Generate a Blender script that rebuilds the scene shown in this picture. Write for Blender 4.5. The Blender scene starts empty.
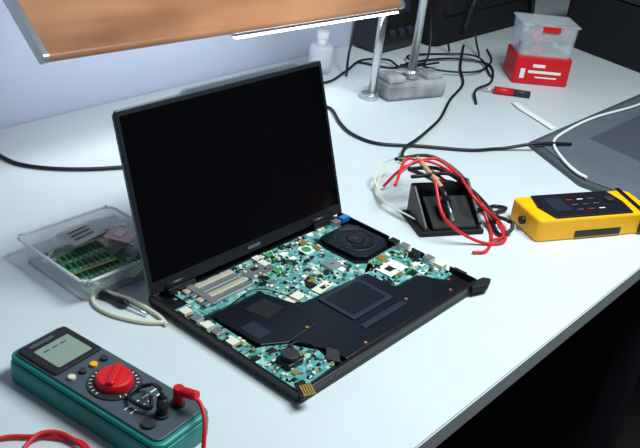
import bpy, bmesh, math, random
from mathutils import Vector, Matrix
random.seed(7)
sc=bpy.context.scene
try: sc.view_settings.view_transform='Standard'
except Exception: pass
DZ=0.75
# ---------------------------------------------------------------- materials
def lin(c):
    return tuple(((v/255)/12.92 if v/255<=0.04045 else ((v/255+0.055)/1.055)**2.4) for v in c)+(1,)
def mat(name,col,rough=.5,metal=0,noise=0,nscale=30,emit=None,estr=0,bump=0,trans=0,alpha=1,col2=None,ior=1.45,spec=.5,coat=0,stretch=None):
    m=bpy.data.materials.new(name); m.use_nodes=True; nt=m.node_tree; b=nt.nodes['Principled BSDF']
    c=lin(col); b.inputs['Base Color'].default_value=c; b.inputs['Roughness'].default_value=rough
    b.inputs['Metallic'].default_value=metal; b.inputs['IOR'].default_value=ior
    b.inputs['Specular IOR Level'].default_value=spec
    b.inputs['Coat Weight'].default_value=coat
    if trans: b.inputs['Transmission Weight'].default_value=trans
    if alpha<1: b.inputs['Alpha'].default_value=alpha
    if emit: b.inputs['Emission Color'].default_value=lin(emit); b.inputs['Emission Strength'].default_value=estr
    tc=nt.nodes.new('ShaderNodeTexCoord'); src=tc.outputs['Object']
    if stretch:
        mp=nt.nodes.new('ShaderNodeMapping'); mp.inputs['Scale'].default_value=stretch
        nt.links.new(src,mp.inputs['Vector']); src=mp.outputs['Vector']
    if noise or col2:
        n=nt.nodes.new('ShaderNodeTexNoise'); n.inputs['Scale'].default_value=nscale; n.inputs['Detail'].default_value=5
        nt.links.new(src,n.inputs['Vector'])
        r=nt.nodes.new('ShaderNodeValToRGB'); r.color_ramp.elements[0].position=.35; r.color_ramp.elements[1].position=.65
        k=1-noise
        r.color_ramp.elements[0].color=lin(col2) if col2 else (c[0]*k,c[1]*k,c[2]*k,1)
        r.color_ramp.elements[1].color=c
        nt.links.new(n.outputs['Fac'],r.inputs['Fac']); nt.links.new(r.outputs['Color'],b.inputs['Base Color'])
    if bump:
        n2=nt.nodes.new('ShaderNodeTexNoise'); n2.inputs['Scale'].default_value=nscale*8
        nt.links.new(tc.outputs['Object'],n2.inputs['Vector'])
        bp=nt.nodes.new('ShaderNodeBump'); bp.inputs['Strength'].default_value=bump; bp.inputs['Distance'].default_value=.001
        nt.links.new(n2.outputs['Fac'],bp.inputs['Height']); nt.links.new(bp.outputs['Normal'],b.inputs['Normal'])
    return m
M={}
M['desk']=mat('desk_laminate',(206,215,216),.40,noise=.05,nscale=6,spec=.4)
M['deskedge']=mat('desk_edge_band',(190,196,196),.5,noise=.05)
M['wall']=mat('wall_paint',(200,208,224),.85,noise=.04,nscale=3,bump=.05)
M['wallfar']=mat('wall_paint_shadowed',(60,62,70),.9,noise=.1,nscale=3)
M['floor']=mat('floor_vinyl',(42,34,36),.7,noise=.3,nscale=4)
M['black']=mat('black_plastic',(16,17,20),.4,noise=.2,nscale=40)
M['blackmat']=mat('black_matte',(13,14,16),.7,noise=.2,nscale=60,bump=.1)
M['chassis']=mat('chassis_black',(15,17,22),.38,noise=.25,nscale=50)
M['plate']=mat('black_shield',(17,22,31),.3,noise=.2,nscale=20)
M['pad']=mat('touchpad_back',(38,46,58),.35,noise=.15,nscale=60)
M['fan']=mat('fan_blade',(38,48,54),.35)
M['screen']=mat('screen_glass',(3,3,5),.14,spec=.35)
M['bezel']=mat('bezel_plastic',(20,23,28),.45)
M['lidback']=mat('lid_metal',(100,112,122),.5,metal=.4)
M['silver']=mat('silver_metal',(200,204,206),.3,metal=.8,noise=.1)
M['steel']=mat('pole_steel',(205,208,210),.22,metal=.95)
M['cream']=mat('cream_plastic',(220,216,196),.5)
M['white']=mat('white_plastic',(236,238,236),.45)
M['beige']=mat('heat_pipe',(206,196,176),.35,metal=.3,noise=.15)
M['brass']=mat('brass',(214,176,92),.3,metal=.7)
M['dark']=mat('chip_dark',(24,28,30),.4)
M['blue']=mat('connector_blue',(36,110,180),.4)
M['red']=mat('red_plastic',(214,22,30),.4,noise=.1)
M['redw']=mat('red_wire',(214,34,38),.4)
M['bw']=mat('black_wire',(14,15,20),.45)
M['teal']=mat('meter_teal_rubber',(14,134,128),.42,noise=.10,nscale=30)
M['mface']=mat('meter_face_grey',(70,82,90),.45,noise=.08)
M['lcd']=mat('lcd_glass',(136,156,140),.3,noise=.05)
M['yellow']=mat('yellow_rubber',(255,184,4),.42,noise=.06)
M['tface']=mat('tester_face',(24,25,32),.4,noise=.1)
M['purple']=mat('tester_print_purple',(110,70,130),.5)
M['wood']=mat('lamp_wood',(192,136,98),.36,col2=(142,94,64),nscale=3,stretch=(1.0,4,4))
M['led']=mat('led_diffuser',(255,255,255),.5,emit=(225,240,255),estr=14)
M['mat']=mat('grey_mat',(96,104,112),.5,noise=.12,nscale=14)
M['mat2']=mat('grey_mat_border',(70,77,84),.6)
M['cast']=mat('cast_metal',(176,178,180),.6,metal=.1,noise=.55,nscale=22,bump=.6)
M['green']=mat('green_pcb',(60,160,98),.4,noise=.3,nscale=90)
M['pink']=mat('pink_antistatic',(232,184,188),.4)
M['orange']=mat('handle_orange',(196,150,110),.4)
M['fabric']=mat('black_fabric',(18,18,23),.85,noise=.4,nscale=25,bump=.4)
M['dgrey']=mat('dark_grey_plastic',(44,44,50),.5,noise=.15)
M['clear']=mat('clear_plastic',(232,238,244),.18,alpha=.28,ior=1.3)
M['clear2']=mat('clear_plastic_rim',(240,244,250),.2,alpha=.6,ior=1.3)
def pcbmat():
    m=mat('pcb_teal',(70,150,145),.4); nt=m.node_tree; b=nt.nodes['Principled BSDF']
    tc=nt.nodes.new('ShaderNodeTexCoord'); v=nt.nodes.new('ShaderNodeTexVoronoi'); v.distance='CHEBYCHEV'; v.inputs['Scale'].default_value=150
    nt.links.new(tc.outputs['Object'],v.inputs['Vector'])
    r=nt.nodes.new('ShaderNodeValToRGB'); r.color_ramp.interpolation='CONSTANT'
    e=r.color_ramp.elements; e[0].position=0; e[0].color=lin((80,148,146)); e[1].position=.42; e[1].color=lin((110,170,164))
    for pos,c in ((.62,(164,198,184)),(.71,(44,84,90)),(.80,(88,156,152)),(.93,(210,216,196))):
        x=e.new(pos); x.color=lin(c)
    nt.links.new(v.outputs['Color'],r.inputs['Fac']); nt.links.new(r.outputs['Color'],b.inputs['Base Color'])
    return m
M['pcb']=pcbmat()
# ---------------------------------------------------------------- helpers
def empty(name,loc=(0,0,0),rz=0,rot=None):
    o=bpy.data.objects.new(name,None); sc.collection.objects.link(o); o.location=loc
    o.rotation_euler=rot if rot else (0,0,rz); o.empty_display_size=.02; return o
def fin(name,bm,mats,parent=None,loc=(0,0,0),rot=(0,0,0),bevel=0,smooth=False,seg=2):
    me=bpy.data.meshes.new(name); bmesh.ops.recalc_face_normals(bm,faces=bm.faces); bm.to_mesh(me); bm.free()
    if not isinstance(mats,(list,tuple)): mats=[mats]
    for k in mats: me.materials.append(M[k])
    o=bpy.data.objects.new(name,me); sc.collection.objects.link(o); o.location=loc; o.rotation_euler=rot
    if parent: o.parent=parent
    if smooth:
        for p in me.polygons: p.use_smooth=True
    if bevel:
        b=o.modifiers.new('bevel','BEVEL'); b.width=bevel; b.segments=seg; b.limit_method='ANGLE'
    return o
def addbox(bm,c,s,mi=0,rz=0):
    r=bmesh.ops.create_cube(bm,size=1); vs=r['verts']
    R=Matrix.Rotation(rz,4,'Z')
    bmesh.ops.transform(bm,matrix=Matrix.Translation(c)@R@Matrix.Diagonal((s[0],s[1],s[2],1)),verts=vs)
    for f in set(f for v in vs for f in v.link_faces): f.material_index=mi
def box(name,c,s,m,parent=None,bevel=0,rot=(0,0,0),seg=2):
    bm=bmesh.new(); addbox(bm,(0,0,0),s); return fin(name,bm,m,parent,c,rot,bevel,seg=seg)
def cyl(name,c,r,h,m,parent=None,r2=None,seg=32,rot=(0,0,0),bevel=0):
    bm=bmesh.new(); bmesh.ops.create_cone(bm,cap_ends=True,segments=seg,radius1=r,radius2=r if r2 is None else r2,depth=h)
    for f in bm.faces:
        if len(f.verts)==4: f.smooth=True
    return fin(name,bm,m,parent,c,rot,bevel)
def prism(name,pts,z0,z1,m,parent=None,bevel=0,loc=(0,0,0),rot=(0,0,0)):
    bm=bmesh.new(); vs=[bm.verts.new((x,y,z0)) for x,y in pts]; f=bm.faces.new(vs)
    r=bmesh.ops.extrude_face_region(bm,geom=[f]); bmesh.ops.translate(bm,vec=(0,0,z1-z0),verts=[v for v in r['geom'] if isinstance(v,bmesh.types.BMVert)])
    return fin(name,bm,m,parent,loc,rot,bevel)
def rrect(x0,y0,x1,y1,r,n=5):
    o=[]
    for cx,cy,a in ((x1-r,y1-r,0),(x0+r,y1-r,90),(x0+r,y0+r,180),(x1-r,y0+r,270)):
        for i in range(n+1):
            t=math.radians(a+90*i/n); o.append((cx+r*math.cos(t),cy+r*math.sin(t)))
    return o
def catmull(pts,n=10):
    P=[Vector(p) for p in pts]; P=[P[0]*2-P[1]]+P+[P[-1]*2-P[-2]]; out=[]
    for i in range(1,len(P)-2):
        a,b,c,d=P[i-1:i+3]
        for k in range(n):
            t=k/n; out.append(.5*((2*b)+(c-a)*t+(2*a-5*b+4*c-d)*t*t+(3*b-a-3*c+d)*t**3))
    out.append(P[-2]); return out
def addtube(bm,pts,r,seg=8,mi=0,n=10,flat=1):
    C=catmull(pts,n) if len(pts)>2 else [Vector(p) for p in pts]
    if all(p[2]>DZ for p in pts) and not callable(r):
        for c in C: c.z=max(c.z,DZ+r*flat+.0004)
    rings=[]; up=Vector((0,0,1))
    for i,p in enumerate(C):
        t=(C[min(i+1,len(C)-1)]-C[max(i-1,0)]).normalized()
        s=t.cross(up)
        if s.length<.05: s=t.cross(Vector((0,1,0)))
        s.normalize(); u=s.cross(t).normalized()
        rr=r(i/(len(C)-1)) if callable(r) else r
        rings.append([bm.verts.new(p+s*rr*math.cos(2*math.pi*k/seg)+u*rr*flat*math.sin(2*math.pi*k/seg)) for k in range(seg)])
    for a,b in zip(rings,rings[1:]):
        for k in range(seg):
            f=bm.faces.new((a[k],a[(k+1)%seg],b[(k+1)%seg],b[k])); f.smooth=True; f.material_index=mi
    for rg in (rings[0],rings[-1]):
        f=bm.faces.new(rg); f.material_index=mi
def tube(name,pts,r,m,parent=None,seg=8,flat=1):
    bm=bmesh.new(); addtube(bm,pts,r,seg,flat=flat); return fin(name,bm,m,parent)
def inpoly(x,y,P):
    c=False; j=len(P)-1
    for i in range(len(P)):
        if (P[i][1]>y)!=(P[j][1]>y) and x<(P[j][0]-P[i][0])*(y-P[i][1])/(P[j][1]-P[i][1])+P[i][0]: c=not c
        j=i
    return c
# ---------------------------------------------------------------- room
box('floor',(0.6,0,-.01),(5.2,5,.02),'floor')
box('wall_back',(-.4,.621,1.3),(3.2,.1,2.6),'wall')
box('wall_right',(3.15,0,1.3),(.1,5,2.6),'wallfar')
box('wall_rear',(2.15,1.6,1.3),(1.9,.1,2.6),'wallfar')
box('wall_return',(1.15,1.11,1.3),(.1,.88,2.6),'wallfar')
# ---------------------------------------------------------------- desk
desk=empty('work_desk')
prism('desk_top',[(-1.2,-.3616),(2.3,-.3616),(2.3,.568),(-1.2,.568)],DZ-.028,DZ,['desk'],desk,bevel=.002)
box('front_edge_band',(.55,-.3622,DZ-.0145),(3.49,.0012,.024),'deskedge',desk)
for i,(x,y) in enumerate(((-1.1,-.3),(-1.1,.5),(.95,-.30),(.95,.5),(2.2,-.3),(2.2,.5))):
    box('leg_%d'%i,(x,y,(DZ-.028)/2),(.05,.05,DZ-.028),'dgrey',desk,.003)
box('rail_front',(.55,-.30,.69),(3.25,.03,.05),'dgrey',desk,.002)
box('rail_low',(.55,.5,.15),(3.25,.03,.04),'dgrey',desk,.002)
# ---------------------------------------------------------------- laptop
W,D=.359,.2393
lap=empty('open_laptop_under_repair',(0,0,DZ))
prism('base_floor',rrect(0,-D,W,.012,.010),.003,.0085,'chassis',lap,.001)
for nm,a in (('rim_left',(0,-D+.004,.003,.008)),('rim_right_back',(W-.003,-.088,W,.008)),('rim_right_mid',(W-.003,-.150,W,-.128)),('rim_right_front',(W-.003,-D+.004,W,-.192)),('rim_front',(.006,-D,W-.006,-D+.006)),('rim_back',(.02,.008,W-.02,.012))):
    prism(nm,[(a[0],a[1]),(a[2],a[1]),(a[2],a[3]),(a[0],a[3])],.005,.0170,'chassis',lap,.0012)
for i,(x,y) in enumerate(((.03,-.22),(.33,-.22),(.03,-.01),(.33,-.01))): cyl('foot_%d'%i,(x,y,.0016),.007,.0032,'blackmat',lap)
mb=[(.03,-.003),(.335,-.003),(.335,-.02),(.270,-.022),(.264,-.05),(.266,-.1),(.285,-.112),(.285,-.124),(.145,-.118),(.118,-.1),(.118,-.064),(.03,-.064)]
prism('motherboard',mb,.0085,.0105,'pcb',lap)
lb=[(.006,-.03),(.029,-.03),(.029,-.07),(.028,-.145),(.006,-.145)]
prism('io_board_left',lb,.0085,.0105,'pcb',lap)
fl=[(.006,-.147),(.03,-.147),(.06,-.162),(.080,-.195),(.075,-.225),(.008,-.230)]
prism('corner_board',fl,.0085,.0105,'pcb',lap)
rb=[(.288,-.106),(.353,-.103),(.353,-.20),(.330,-.2),(.312,-.17),(.258,-.168),(.258,-.122)]
prism('io_board_right',rb,.0085,.0105,'pcb',lap)
prism('battery_shield',[(.032,-.072),(.112,-.068),(.129,-.115),(.129,-.16),(.062,-.165),(.034,-.148)],.010,.0135,'plate',lap,.0012)
prism('shield_notch',[(.07,-.085),(.105,-.083),(.112,-.112),(.078,-.118)],.0134,.0139,'blackmat',lap)
prism('palmrest_shield',[(.118,-.119),(.256,-.128),(.260,-.172),(.308,-.178),(.325,-.205),(.325,-.23),(.09,-.23),(.086,-.2),(.066,-.165),(.118,-.160)],.010,.0138,'plate',lap,.0012)
prism('touchpad_module',rrect(.155,-.187,.235,-.128,.003),.0138,.0158,'pad',lap,.0008)
prism('touchpad_inner',rrect(.162,-.181,.228,-.134,.002),.0158,.0162,'plate',lap,.0003)
box('touchpad_strip',(.195,-.203,.0145),(.085,.008,.0015),'pad',lap,.0004)
box('battery_label',(.05,-.125,.0138),(.022,.03,.0004),'pad',lap)
for i in range(4): box('heat_pipe_%d'%i,(.08,-.012-.012*i,.0125),(.082,.009,.004),'beige' if i%2==0 else 'silver',lap,.0015)
box('heat_pipe_bracket',(.052,-.030,.0150),(.010,.050,.0015),'silver',lap,.0004)
box('memory_shield',(.150,-.030,.0115),(.045,.026,.002),'silver',lap,.0005)
box('copper_heatsink',(.238,-.082,.0118),(.022,.022,.002),'silver',lap,.0006)
for i in range(2): box('ribbon_%d'%i,(.137+.05*i,-.105-.006*i,.0118),(.035,.014,.0012),'cream',lap,.0003,rot=(0,0,.1))
prism('fan_housing',[(.281,-.024),(.337,-.022),(.350,-.034),(.352,-.085),(.337,-.099),(.289,-.101),(.277,-.09),(.274,-.040)],.009,.0145,'plate',lap,.0015)
bm=bmesh.new(); cx,cy=.313,-.061
for i in range(36):
    a=2*math.pi*i/36
    x,y=cx+.020*math.cos(a),cy+.020*math.sin(a); addbox(bm,(x,y,.0152),(.014,.0011,.0016),0,a+.5)
fin('fan_blades',bm,'fan',lap)
cyl('fan_hub',(cx,cy,.0156),.012,.003,'black',lap,bevel=.001)
box('fan_label',(cx,cy,.0172),(.008,.008,.0004),'pad',lap)
bm=bmesh.new(); addtube(bm,[(cx+.030*math.cos(t*math.pi/12),cy+.030*math.sin(t*math.pi/12),.0148) for t in range(25)],.0010,6,n=2)
fin('fan_ring',bm,'pad',lap)
box('cpu_chip',(.238,-.036,.0122),(.018,.018,.0035),'white',lap,.0005)
cyl('cpu_die_ring',(.238,-.036,.0142),.007,.0008,'green',lap)
box('vga_connector',(.347,-.012,.016),(.016,.010,.008),'blue',lap,.001)
box('vga_shell',(.33,-.010,.014),(.014,.012,.008),'silver',lap,.001)
def scatter(name,polys,n,z=.0105):
    bm=bmesh.new(); mats=['cream','dark','silver','brass','white','green','cream','dark','dark']
    for P in polys:
        xs=[p[0] for p in P]; ys=[p[1] for p in P]; area=(max(xs)-min(xs))*(max(ys)-min(ys)); k=int(n*area/.01)
        for _ in range(k):
            x=random.uniform(min(xs)+.003,max(xs)-.003); y=random.uniform(min(ys)+.003,max(ys)-.003)
            if not all(inpoly(x+dx,y+dy,P) for dx in (-.003,.003) for dy in (-.003,.003)): continue
            big=random.random()<.14
            s=(random.uniform(.006,.012),random.uniform(.005,.010)) if big else (random.uniform(.0015,.005),random.uniform(.0012,.004))
            h=random.uniform(.001,.003); addbox(bm,(x,y,z+h/2),(s[0],s[1],h),random.randrange(len(mats)))
    fin(name,bm,mats,lap)
scatter('board_components',[[(.12,-.005),(.26,-.005),(.26,-.05),(.262,-.1),(.28,-.12),(.145,-.117),(.12,-.1)]],200)
scatter('small_board_components',[lb,fl,rb,[(.03,-.003),(.335,-.003),(.335,-.014),(.03,-.014)]],190)
for i,y in enumerate((-.045,-.065,-.083,-.10,-.125)):
    box('port_left_%d'%i,(.012,y,.0135),(.013,.012,.0065),'silver' if i%2 else 'cream',lap,.0006)
for i,(y,dx) in enumerate(((-.100,.002),(-.118,.003),(-.140,-.003),(-.160,.003),(-.180,.002))):
    box('port_right_%d'%i,(.350+dx,y,.0140),(.013,.013,.0085),['dark','silver','dark','silver','cream'][i],lap,.0006)
box('side_cover_tab',(.362,-.205,.010),(.010,.020,.008),'blackmat',lap,.001)
box('ssd_label',(.295,-.140,.012),(.040,.026,.002),'white',lap,.0004)
box('ssd_chip',(.290,-.140,.0135),(.012,.010,.0012),'dark',lap,.0002)
prism('speaker_box',rrect(.024,-.201,.050,-.179,.003),.0105,.018,'plate',lap,.0015)
cyl('speaker_drum',(.037,-.190,.021),.0105,.007,'dgrey',lap,bevel=.001)
prism('speaker_bracket',[(.070,-.215),(.088,-.2),(.094,-.215),(.078,-.23)],.0105,.015,'dgrey',lap,.001)
box('flex_tab',(.006,-.236,.019),(.012,.02,.004),'dark',lap,.0005,rot=(0,-.3,-.5))
for i in range(5): box('flex_contact_%d'%i,(.0010+.0027*i,-.2405-.0012*i,.0213),(.0018,.016,.0022),'brass',lap,rot=(0,-.3,-.5))
prism('port_cover_tab',[(.335,-.243),(.345,-.232),(.372,-.236),(.378,-.246),(.36,-.252)],.006,.016,'blackmat',lap,.002)
for i,(x,y) in enumerate(((.02,-.15),(.1,-.16),(.245,-.12),(.33,-.208),(.02,-.018),(.245,-.2),(.13,-.225),(.07,-.225),(.31,-.225))):
    cyl('screw_%d'%i,(x,y,.0145),.0022,.001,'brass',lap,seg=12)
tube('antenna_wire',[(.03,-.065,.0135),(.06,-.068,.014),(.11,-.062,.014),(.13,-.09,.014),(.135,-.118,.0145)],.0008,'bw',lap,6)
tube('speaker_wire',[(.05,-.205,.014),(.075,-.195,.016),(.07,-.175,.0155),(.05,-.168,.014)],.0008,'bw',lap,6)
for i,x in enumerate((.02,.29)):
    box('hinge_block_%d'%i,(x+.022,-.001,.017),(.045,.012,.008),'chassis',lap,.002)
    cyl('hinge_barrel_%d'%i,(x+.022,.003,.021),.005,.045,'bezel',lap,rot=(0,math.pi/2,0))
lid=empty('lid',(-.003,0,.018),rot=(-.335,0,0)); lid.parent=lap
H=.2255; LW=W+.001
outline=[(0.003,0),(LW-.003,0),(LW,.004),(LW,H-.006),(LW-.004,H-.001),(.315,H),(.305,H+.004),(.11,H+.004),(.10,H),(.005,H-.001),(0,H-.006),(0,.004)]
def vprism(name,pts,y0,y1,m,parent,bevel=0):
    bm=bmesh.new(); vs=[bm.verts.new((x,y0,z)) for x,z in pts]; f=bm.faces.new(vs)
    r=bmesh.ops.extrude_face_region(bm,geom=[f]); bmesh.ops.translate(bm,vec=(0,y1-y0,0),verts=[v for v in r['geom'] if isinstance(v,bmesh.types.BMVert)])
    return fin(name,bm,m,parent,bevel=bevel)
vprism('lid_back_cover',outline,.0010,.0050,'lidback',lid,.001)
vprism('screen_bezel',[(.001,.001),(LW-.001,.001),(LW-.001,H-.002),(.001,H-.002)],-.001,.0012,'bezel',lid,.0006)
vprism('screen_panel',[(.006,.016),(LW-.006,.016),(LW-.006,H-.008),(.006,H-.008)],-.0014,-.0009,'screen',lid)
vprism('chin_logo',[(.165,.006),(.188,.006),(.188,.010),(.165,.010)],-.0013,-.0009,'lidback',lid)
# ---------------------------------------------------------------- multimeter
dm=empty('digital_multimeter',(-.149,-.108,DZ),rz=.112)
L2,W2=.108,.0385
prism('rubber_holster',rrect(-W2,-L2,W2,L2,.012),0,.026,'teal',dm,.004)
prism('holster_lip',rrect(-W2+.001,-L2+.001,W2-.001,L2-.001,.011),.026,.032,'teal',dm,.003)
prism('meter_face',rrect(-W2+.005,-L2+.007,W2-.005,L2-.006,.008),.030,.0345,'mface',dm,.001)
prism('display_bezel',rrect(-W2+.007,.040,W2-.007,.099,.004),.0345,.037,'black',dm,.001)
prism('lcd_display',rrect(-.022,.046,.023,.084,.002),.037,.0374,'lcd',dm)
box('brand_strip',(-.005,.0915,.0373),(.03,.005,.0003),'mface',dm)
for i in range(3): box('lcd_text_%d'%i,(-.012+.011*i,.076,.0375),(.007,.002,.0003),'mface',dm)
for i in range(4): cyl('button_%d'%i,(-.023+.0145*i,.026,.036),.0040,.004,['cream','dgrey','yellow','dgrey'][i],dm,seg=20,bevel=.0005)
DY=-.010
cyl('dial_ring',(0,DY,.0352),.027,.002,'dgrey',dm)
cyl('dial',(0,DY,.040),.020,.010,'red',dm,r2=.018,bevel=.002)
box('dial_grip',(0,DY,.0465),(.034,.008,.005),'red',dm,.002,rot=(0,0,.5))
for i in range(22):
    a=math.radians(-60+i*300/21-60); box('mark_%d'%i,(.0235*math.cos(a),DY+.0235*math.sin(a),.0364),(.003,.001,.0004),'white',dm,rot=(0,0,a))
for i in range(8): box('print_%d'%i,(-.018+.012*(i%4),-.046-.008*(i//4),.0347),(.008,.0015,.0003),'white',dm)
for i,(x,c) in enumerate(((-.022,'dgrey'),(-.004,'black'),(.019,'red'))):
    cyl('jack_%d'%i,(x,-.078,.036),.007,.004,'dgrey',dm)
    if i: cyl('plug_%d'%i,(x,-.078,.046),.0055,.020,c,dm,bevel=.001)
cyl('red_plug_boot',(.020,-.087,.053),.0052,.026,'red',dm,rot=(math.radians(80),0,.1),bevel=.001)
tube('black_lead',[(-.004,-.078,.055),(-.003,-.075,.062),(.006,-.06,.056),(.014,-.045,.044),(.004,-.036,.040),(-.010,-.040,.040),(-.014,-.055,.042),(-.010,-.068,.042),(.0,-.060,.046)],.0022,'bw',dm)
tube('red_lead',[(.021,-.098,.052),(.019,-.108,.048),(.008,-.122,.035),(-.02,-.14,.003),(-.09,-.17,.003)],.0022,'redw',dm)
tl=empty('test_lead_wire')
tube('red_wire',[(-.32,-.10,.7535),(-.262,-.082,.7535),(-.232,-.100,.7535),(-.214,-.118,.7535),(-.202,-.145,.7535),(-.225,-.19,.7535),(-.30,-.22,.7535)],.0022,'redw',tl)
tube('red_wire_loop',[(-.32,-.15,.754),(-.262,-.118,.754),(-.228,-.106,.758),(-.209,-.125,.757),(-.215,-.165,.754),(-.29,-.2,.754)],.0022,'redw',tl)
# ---------------------------------------------------------------- parts box
pb=empty('clear_plastic_parts_box',(.012,.122,DZ))
def openbox(name,x,y,h,t,m,parent,flare=.006):
    bm=bmesh.new()
    o=rrect(-x,-y,x,y,.012); i_=rrect(-x+t,-y+t,x-t,y-t,.011)
    ot=rrect(-x-flare,-y-flare,x+flare,y+flare,.014); it=rrect(-x-flare+t,-y-flare+t,x+flare-t,y+flare-t,.013)
    def ring(P,z): return [bm.verts.new((a,b,z)) for a,b in P]
    A=ring(o,0);B=ring(ot,h);C=ring(it,h);E=ring(i_,t); n=len(A)
    for P,Q in ((A,B),(B,C),(C,E)):
        for k in range(n): bm.faces.new((P[k],P[(k+1)%n],Q[(k+1)%n],Q[k]))
    bm.faces.new(A); bm.faces.new(E)
    return fin(name,bm,m,parent)
openbox('box_body',.066,.064,.034,.0016,'clear',pb)
bm=bmesh.new(); R_=rrect(-.0725,-.0705,.0725,.0705,.014); R_=[(a,b,.034) for a,b in R_]; R_.append(R_[0]); addtube(bm,R_,.0020,6,n=2)
fin('box_rim',bm,'clear2',pb)
def stick(i,x,y,z,rz,tilt):
    e=bmesh.new(); addbox(e,(0,0,0),(.068,.024,.0012),0)
    for k in range(8): addbox(e,(-.028+.008*k,.003,.0012),(.0045,.008,.0012),1)
    for k in range(16): addbox(e,(-.030+.004*k,-.0105,.0008),(.0022,.003,.0005),2)
    for k in range(7): addbox(e,(-.024+.008*k,-.006,.0009),(.003,.002,.0008),3)
    fin('memory_stick_%d'%i,e,['green','dark','brass','cream'],pb,(x,y,z),(tilt,0,rz))
stick(0,-.022,-.045,.008,.05,.15); stick(1,-.020,-.030,.014,.0,.2); stick(2,-.024,-.014,.019,-.05,.2); stick(3,-.020,.004,.022,.04,.2); stick(4,.028,-.043,.012,.45,.1)
box('paper_packet',(.002,.034,.031),(.060,.036,.002),'white',pb,.0005,rot=(.06,0,.15))
for i in range(3): box('packet_print_%d'%i,(-.002,.026+.008*i,.0325+.0004*i),(.032,.0014,.0006),'pad' if i%2 else 'green',pb,rot=(.06,0,.15))
box('pink_packet',(.036,.000,.0315),(.032,.036,.0016),'pink',pb,.0006,rot=(.03,0,.5))
box('white_packet',(.044,.034,.0320),(.034,.030,.0016),'white',pb,.0006,rot=(.03,0,-.25))
box('packet_label',(.036,.002,.0328),(.016,.012,.0006),'white',pb,rot=(.03,0,.5))
box('packet_support',(.030,.025,.016),(.045,.05,.020),'cream',pb,.003,rot=(0,0,.2))
bm=bmesh.new()
for i in range(26):
    addbox(bm,(random.uniform(-.055,.055),random.uniform(-.055,.055),random.uniform(.004,.012)),(random.uniform(.003,.010),random.uniform(.003,.008),random.uniform(.002,.004)),random.choice([0,1,2,1]),random.uniform(0,3))
fin('scrap_bits',bm,['green','white','cream'],pb)
# ---------------------------------------------------------------- hand tool + loop by laptop
tw=empty('precision_screwdriver',(-.03,.03,DZ),rz=0)
bm=bmesh.new(); addtube(bm,[(-.003,.036,.006),(.002,.012,.006),(.007,-.010,.006)],lambda t:.0045+.001*math.sin(t*9),12); fin('handle',bm,'black',tw)
tube('shaft',[(.007,-.010,.006),(.014,-.040,.004)],.0016,'silver',tw)
lp=empty('coiled_white_lead')
tube('lead',[(-.012,-.034,.7535),(-.03,-.016,.7525),(-.046,.014,.7525),(-.050,.042,.7525),(-.042,.060,.7525),(-.028,.066,.7525),(-.014,.04,.7525),(-.008,.01,.7525),(-.007,-.02,.7525),(-.012,-.040,.7525)],.0028,'cream',lp)
# ---------------------------------------------------------------- yellow tester
ye=empty('yellow_handheld_tester',(.662,-.240,DZ),rz=math.radians(-29))
a,b=.108,.040
prism('tester_body',[(-a,-b+.004),(-a+.006,-b),(a-.03,-b),(a-.012,-b-.003),(a,-b+.008),(a,b-.008),(a-.012,b+.003),(a-.03,b),(-a+.006,b),(-a,b-.004)],0,.037,'yellow',ye,.004)
prism('tester_front_panel',[(-a+.030,-b+.003),(a-.044,-b+.003),(a-.038,0),(a-.044,b-.003),(-a+.030,b-.003),(-a+.020,0)],.035,.0395,'tface',ye,.0015)
prism('side_grip_front',rrect(-.04,-b-.0015,.045,-b+.006,.0015),.004,.015,'black',ye,.001)
prism('end_grip',[(a-.030,-b-.004),(a-.022,-b-.004),(a-.012,b+.004),(a-.02,b+.004)],.004,.0392,'black',ye,.001)
prism('end_bumper',rrect(a-.01,-.02,a+.004,.02,.004),.003,.030,'black',ye,.002)
prism('tester_display',rrect(-.066,-.020,-.036,.022,.002),.0395,.0402,'pad',ye)
for i in range(9):
    box('print_%d'%i,(-.022+.020*(i%3),-.018+.016*(i//3),.0397),(.011,.002,.0004),['purple','red','white','purple','mface','purple','red','white','purple'][i],ye)
cyl('tester_knob',(.046,.004,.042),.008,.005,'dgrey',ye,bevel=.001)
cyl('tester_jack',(-a-.002,0,.018),.006,.008,'black',ye,rot=(0,math.pi/2,0))
# ---------------------------------------------------------------- soldering stand w/ wires
st=empty('soldering_iron_stand',(.482,-.098,DZ),rz=math.radians(-32))
def wedge(name,x0,x1,prof,m,parent,bevel=0):
    bm=bmesh.new(); vs=[bm.verts.new((x0,y,z)) for y,z in prof]; f=bm.faces.new(vs)
    r=bmesh.ops.extrude_face_region(bm,geom=[f]); bmesh.ops.translate(bm,vec=(x1-x0,0,0),verts=[v for v in r['geom'] if isinstance(v,bmesh.types.BMVert)])
    return fin(name,bm,m,parent,bevel=bevel)
box('stand_base',(0,0,.004),(.105,.075,.008),'blackmat',st,.002)
wedge('side_wall_near',-.046,-.041,[(-.036,.008),(.034,.008),(.036,.052),(.026,.054),(-.036,.014)],'black',st,.001)
wedge('side_wall_far',.041,.046,[(-.036,.008),(.034,.008),(.036,.060),(.026,.062),(-.036,.020)],'black',st,.001)
wedge('back_wall',-.045,.045,[(.030,.008),(.034,.008),(.036,.054),(.032,.054)],'black',st,.001)
wedge('sloped_holder',-.032,.041,[(-.034,.008),(.018,.008),(.018,.040),(-.034,.013)],'blackmat',st,.002)
cyl('holder_socket',(-.008,-.014,.036),.010,.022,'black',st,rot=(math.radians(-38),0,0),bevel=.001)
bm=bmesh.new(); addtube(bm,[(-.020,.080,.074),(-.018,.040,.070),(-.012,.000,.062)],.0040,10); fin('iron_handle',bm,'orange',st)
tube('iron_grip',[(-.012,.000,.062),(-.010,-.020,.050)],.0052,'black',st)
tube('iron_tip',[(-.010,-.020,.050),(-.008,-.046,.032)],.0018,'silver',st)
rw=empty('tangled_wires')
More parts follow.
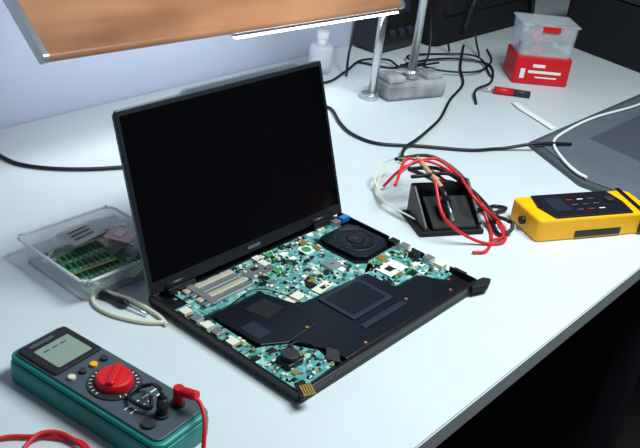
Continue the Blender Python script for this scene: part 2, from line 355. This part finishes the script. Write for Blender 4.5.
tube('red_wire_a',[(.50,.03,.757),(.515,.012,.79),(.535,-.015,.812),(.55,-.033,.814),(.53,-.085,.812),(.503,-.135,.80),(.545,-.165,.757),(.505,-.192,.753),(.468,-.168,.757),(.43,-.13,.79),(.45,-.09,.83)],.0025,'redw',rw)
tube('red_wire_b',[(.44,-.03,.80),(.50,-.01,.822),(.54,-.06,.79),(.545,-.11,.785),(.53,-.15,.757),(.50,-.175,.753),(.46,-.19,.753),(.44,-.18,.753)],.0025,'redw',rw)
tube('red_wire_c',[(.46,-.02,.81),(.50,-.03,.826),(.535,-.07,.81),(.55,-.12,.775),(.535,-.165,.760),(.515,-.185,.756),(.49,-.180,.756)],.0022,'redw',rw)
tube('black_wire_a',[(.47,-.03,.820),(.53,-.05,.81),(.555,-.10,.785),(.565,-.14,.758),(.560,-.16,.76),(.546,-.176,.767)],.0032,'bw',rw)
tube('black_wire_b',[(.45,-.05,.82),(.52,-.085,.815),(.54,-.14,.765),(.52,-.175,.754),(.535,-.186,.760),(.548,-.180,.768)],.0030,'bw',rw)
tube('black_wire_c',[(.60,.05,.753),(.60,.0,.753),(.575,-.06,.775),(.56,-.11,.757),(.6,-.12,.753),(.60,-.14,.757),(.57,-.13,.753)],.0030,'bw',rw)
tube('black_wire_d',[(.52,.03,.80),(.56,-.01,.81),(.58,-.06,.79),(.575,-.10,.760),(.550,-.145,.757),(.530,-.160,.757)],.0030,'bw',rw)
tube('white_strip_a',[(.44,-.075,.762),(.45,-.01,.762),(.49,.035,.762),(.54,.055,.768),(.555,.045,.78),(.53,.0,.79)],.002,'cream',rw,flat=.5)
tube('white_strip_b',[(.46,.0,.753),(.50,.05,.77),(.53,.045,.79),(.50,-.02,.826)],.0016,'cream',rw,flat=.5)
# ---------------------------------------------------------------- task lamp
lampE=empty('led_task_lamp',(.041,.27,.972),rot=(0,.033,0))
Lx=.79
bm=bmesh.new(); ang=math.radians(37); ca,sa=math.cos(ang),math.sin(ang); th=.013
prof=[]
for i in range(9):
    t=math.pi*(.5+i/8); prof.append((th/2+th/2*math.cos(t),th/2*math.sin(t)))
prof+= [(.26,-th/2),(.26,th/2)]
prof=[(x*ca-z*sa,x*sa+z*ca) for x,z in prof]
vs=[bm.verts.new((0,y,z)) for y,z in prof]; f=bm.faces.new(vs)
r=bmesh.ops.extrude_face_region(bm,geom=[f]); bmesh.ops.translate(bm,vec=(Lx,0,0),verts=[v for v in r['geom'] if isinstance(v,bmesh.types.BMVert)])
fin('lamp_shade',bm,'wood',lampE)
def endtrim(x0,x1,nm):
    p2=[]
    for i in range(9):
        t=math.pi*(.5+i/8); p2.append((th/2+(th/2+.0015)*math.cos(t),(th/2+.0015)*math.sin(t)))
    p2+=[(.262,-th/2-.0015),(.262,th/2+.0015)]
    p2=[(x*ca-z*sa,x*sa+z*ca) for x,z in p2]
    wedge(nm,x0,x1,p2,'silver',lampE)
endtrim(-.003,.006,'end_trim_near'); endtrim(Lx-.006,Lx+.003,'end_trim_far')
box('led_housing',(.570,.012,-.0075),(.44,.010,.004),'silver',lampE,.001)
box('led_strip',(.570,.010,-.0108),(.435,.007,.0032),'led',lampE)
cyl('pole_main',(.829-.041,.309-.27,.862-.972+.03),.0085,.27,'steel',lampE,rot=(0,-.033,0))
prs=empty('steel_lamp_stand')
box('cast_block',(.915,.283,DZ+.019),(.145,.070,.038),'cast',prs,.008,rot=(0,0,-.35))
box('cast_block_step',(.865,.293,DZ+.044),(.04,.05,.014),'cast',prs,.005,rot=(0,0,-.35))
box('cast_block_boss',(.955,.262,DZ+.042),(.045,.04,.014),'cast',prs,.005,rot=(0,0,-.2))
cyl('pole_second',(.908,.276,1.12),.0085,.70,'steel',prs)
cyl('pole_collar',(.908,.276,.797),.014,.02,'silver',prs)
cyl('pole_foot',(.822,.312,DZ+.006),.019,.012,'silver',prs,bevel=.002)
box('arm',(.865,.30,1.05),(.11,.02,.02),'silver',prs,.003,rot=(0,0,-.4))
# ---------------------------------------------------------------- cables
def cab(name,pts,r,m='bw',par=None):
    e=par or empty(name); tube('cable' if not par else name,[(x,y,DZ+r+(z[0] if z else .0005)) for x,y,*z in pts],r,m,e)
cab('black_power_cable',[(.085,.54),(.088,.47),(.096,.425),(.134,.379),(.201,.336),(.30,.30),(.42,.30),(.60,.36),(.68,.35),(.701,.314),(.66,.255),(.636,.205),(.642,.15),(.699,.097),(.764,.031),(.82,.0),(.873,-.045,.014),(.93,-.085,.0135)],.0032)
ct=empty('tangled_black_cables')
cab('mains_cable',[(1.33,.41),(1.26,.37),(1.16,.31),(1.07,.245),(.96,.205),(.851,.156),(.76,.128,.002),(.703,.11,.007),(.65,.098,.008),(.61,.075)],.003,par=ct)
cab('signal_cable',[(.98,.47),(1.02,.40),(1.10,.40),(1.2,.36,.004),(1.25,.29,.002),(1.15,.22),(1.05,.20,.006),(.99,.16)],.0026,par=ct)
cab('usb_cable',[(.72,.50),(.80,.42),(.90,.44),(.98,.46,.007),(1.04,.43,.007),(1.03,.38,.006),(1.12,.345,.012)],.0026,par=ct)
cab('jumper_cable',[(1.36,.36),(1.28,.30),(1.16,.27,.006),(1.08,.33,.008),(1.10,.42,.007),(1.2,.41),(1.26,.33,.008),(1.18,.24)],.0024,par=ct)
tube('draped_cable',[(.88,.42,.754),(.92,.45,.80),(.96,.46,.90),(1.02,.46,1.0),(1.13,.43,.93),(1.16,.41,.84),(1.12,.38,.756),(1.05,.40,.754)],.0028,'bw',ct)
tube('draped_cable_b',[(1.25,.40,.754),(1.23,.42,.84),(1.20,.42,.94),(1.24,.40,.99),(1.30,.39,.93),(1.32,.38,.80),(1.29,.34,.754)],.0026,'bw',ct)
cab('white_cable',[(1.45,-.04,.013),(1.30,-.069,.013),(1.106,-.045,.013),(.96,-.048,.013),(.900,-.065,.013),(.850,-.11,.013),(.820,-.150,.013),(.812,-.175,.013)],.0028,'white')
e=empty('white_flat_cable'); tube('strip',[(1.075,.115,.7525),(1.055,.085,.7525),(1.037,.045,.7525),(1.010,-.012,.7525)],.010,'white',e,flat=.25)
# ---------------------------------------------------------------- grey tablet
gm=empty('grey_drawing_tablet')
prism('tablet_body',[(.885,-.022),(1.50,-.034),(1.46,-.345),(.81,-.345),(.800,-.170)],DZ,DZ+.010,'mat2',gm,.002)
prism('tablet_surface',[(.895,-.034),(1.48,-.046),(1.44,-.335),(.822,-.335),(.812,-.172)],DZ+.010,DZ+.0125,'mat',gm,.001)
prism('active_area',[(1.00,-.09),(1.40,-.10),(1.38,-.30),(.96,-.30)],DZ+.0125,DZ+.0132,'mat2',gm,.0003)
# ---------------------------------------------------------------- red storage box
rb_=empty('red_storage_case',(1.270,.178,DZ),rz=math.radians(-46))
prism('red_drawer',rrect(-.064,-.045,.064,.045,.006),0,.064,'red',rb_,.003)
openbox('clear_tray',.060,.042,.070,.002,'clear',rb_,.004).location=(0,0,.064)
bm=bmesh.new()
for i in range(46): addbox(bm,(random.uniform(-.042,.042),random.uniform(-.027,.027),.072+random.uniform(0,.050)),(random.uniform(.01,.03),random.uniform(.008,.02),.010),i%5,random.uniform(0,3))
fin('tray_contents',bm,['red','dark','dark','dark','red'],rb_)
prism('tray_lid',rrect(-.066,-.048,.066,.048,.006),.134,.137,'clear',rb_,.001)
box('lid_tab',(0,-.047,.128),(.04,.004,.012),'red',rb_,.001)
box('label_band',(.005,-.0455,.030),(.075,.001,.006),'white',rb_); box('label_text',(-.01,-.0455,.044),(.028,.001,.007),'white',rb_)
box('label_mark',(-.045,-.0455,.025),(.010,.001,.022),'white',rb_); box('label_text_small',(.01,-.0455,.018),(.05,.001,.003),'white',rb_)
sd=empty('red_screwdriver')
tube('handle',[(1.09,.178,.7585),(1.115,.145,.7585)],.008,'red',sd,10); tube('handle_end',[(1.115,.145,.7585),(1.135,.115,.7585)],.0072,'dgrey',sd,10)
tube('shaft',[(1.09,.178,.758),(1.078,.20,.757)],.0022,'silver',sd)
# ---------------------------------------------------------------- dark clutter at the back
bg=empty('black_equipment_bag',(1.44,.495,DZ))
prism('bag_body',rrect(-.20,-.06,.30,.06,.03),0,.22,'fabric',bg,.02)
prism('bag_flap',rrect(-.18,-.068,.28,-.05,.008),.08,.20,'fabric',bg,.006)
tube('bag_strap',[(-.1,-.072,.04),(-.08,-.08,.12),(.05,-.08,.16),(.2,-.08,.1),(.25,-.072,.03)],.006,'dgrey',bg)
ps=empty('bench_power_supply',(1.14,.520,DZ))
prism('supply_case',rrect(-.070,-.040,.070,.040,.006),.004,.15,'dgrey',ps,.004)
box('supply_front',(0,-.0405,.08),(.12,.003,.12),'black',ps,.001)
for i in range(3): cyl('supply_knob_%d'%i,(-.035+.035*i,-.046,.05),.010,.012,'pad',ps,rot=(math.pi/2,0,0),bevel=.001)
box('supply_display',(-.01,-.0425,.11),(.07,.002,.03),'pad',ps)
for i in (-1,1): box('supply_foot_%d'%(i+1),(.05*i,0,.002),(.02,.06,.004),'black',ps)
tb=empty('black_toolbox',(1.78,.10,DZ),rz=math.radians(-12))
prism('box_lower',rrect(-.2,-.16,.2,.16,.015),0,.15,'blackmat',tb,.006)
prism('box_lid',rrect(-.205,-.165,.205,.165,.015),.152,.20,'dgrey',tb,.008)
tube('box_handle',[(-.08,0,.20),(-.07,0,.23),(.07,0,.23),(.08,0,.20)],.008,'black',tb)
for i in (-1,1): box('latch_%d'%(i+1),(.1*i,-.168,.15),(.03,.008,.04),'dgrey',tb,.002)
bt=empty('clear_spray_bottle',(.86,.48,DZ))
cyl('bottle_body',(0,0,.030),.026,.06,'clear2',bt,bevel=.006); cyl('bottle_neck',(0,0,.066),.011,.02,'white',bt); cyl('bottle_cap',(0,0,.081),.014,.016,'white',bt,bevel=.002)
# ---------------------------------------------------------------- lights
def area(name,loc,rot,sx,sy,p,col):
    l=bpy.data.lights.new(name,'AREA'); l.shape='RECTANGLE'; l.size=sx; l.size_y=sy; l.energy=p; l.color=col
    o=bpy.data.objects.new(name,l); sc.collection.objects.link(o); o.location=loc; o.rotation_euler=rot; return o
area('ceiling_panel_light',(.50,-.50,1.90),(math.radians(4),math.radians(-2),0),.8,.35,26,(.86,.96,1))
area('lamp_underside_light',(.45,.33,.965),(math.radians(60),0,0),.72,.03,1.1,(.80,.90,1))
sl=bpy.data.lights.new('added_warm_spot','SPOT'); sl.energy=14; sl.color=(1,.86,.68); sl.spot_size=math.radians(26); sl.spot_blend=1; sl.shadow_soft_size=.08  # added light with no fixture, gives the lamp's wood a warm bright falloff
so=bpy.data.objects.new('added_warm_spot',sl); sc.collection.objects.link(so); so.location=(.5,.1,2.1)
so.rotation_euler=(Vector((.42,.36,1.03))-Vector(so.location)).to_track_quat('-Z','Y').to_euler()
w=bpy.data.worlds.new('world'); sc.world=w; w.use_nodes=True
w.node_tree.nodes['Background'].inputs[0].default_value=(.55,.66,.85,1); w.node_tree.nodes['Background'].inputs[1].default_value=.10
# ---------------------------------------------------------------- camera
yaw,pit,rol=0.6553,0.4853,0.1268
cy_,sy_=math.cos(yaw),math.sin(yaw); cp,sp=math.cos(pit),math.sin(pit)
f=Vector((cp*cy_,cp*sy_,-sp)); r=Vector((sy_,-cy_,0)); u=r.cross(f)
r2=math.cos(rol)*r+math.sin(rol)*u; u2=-math.sin(rol)*r+math.cos(rol)*u
cam=bpy.data.cameras.new('camera'); co=bpy.data.objects.new('camera',cam); sc.collection.objects.link(co)
co.matrix_world=Matrix(((r2.x,u2.x,-f.x,-.6017),(r2.y,u2.y,-f.y,-.699),(r2.z,u2.z,-f.z,1.3698),(0,0,0,1)))
cam.sensor_width=36; cam.lens=902.6/640*36; cam.clip_start=.01
sc.camera=co
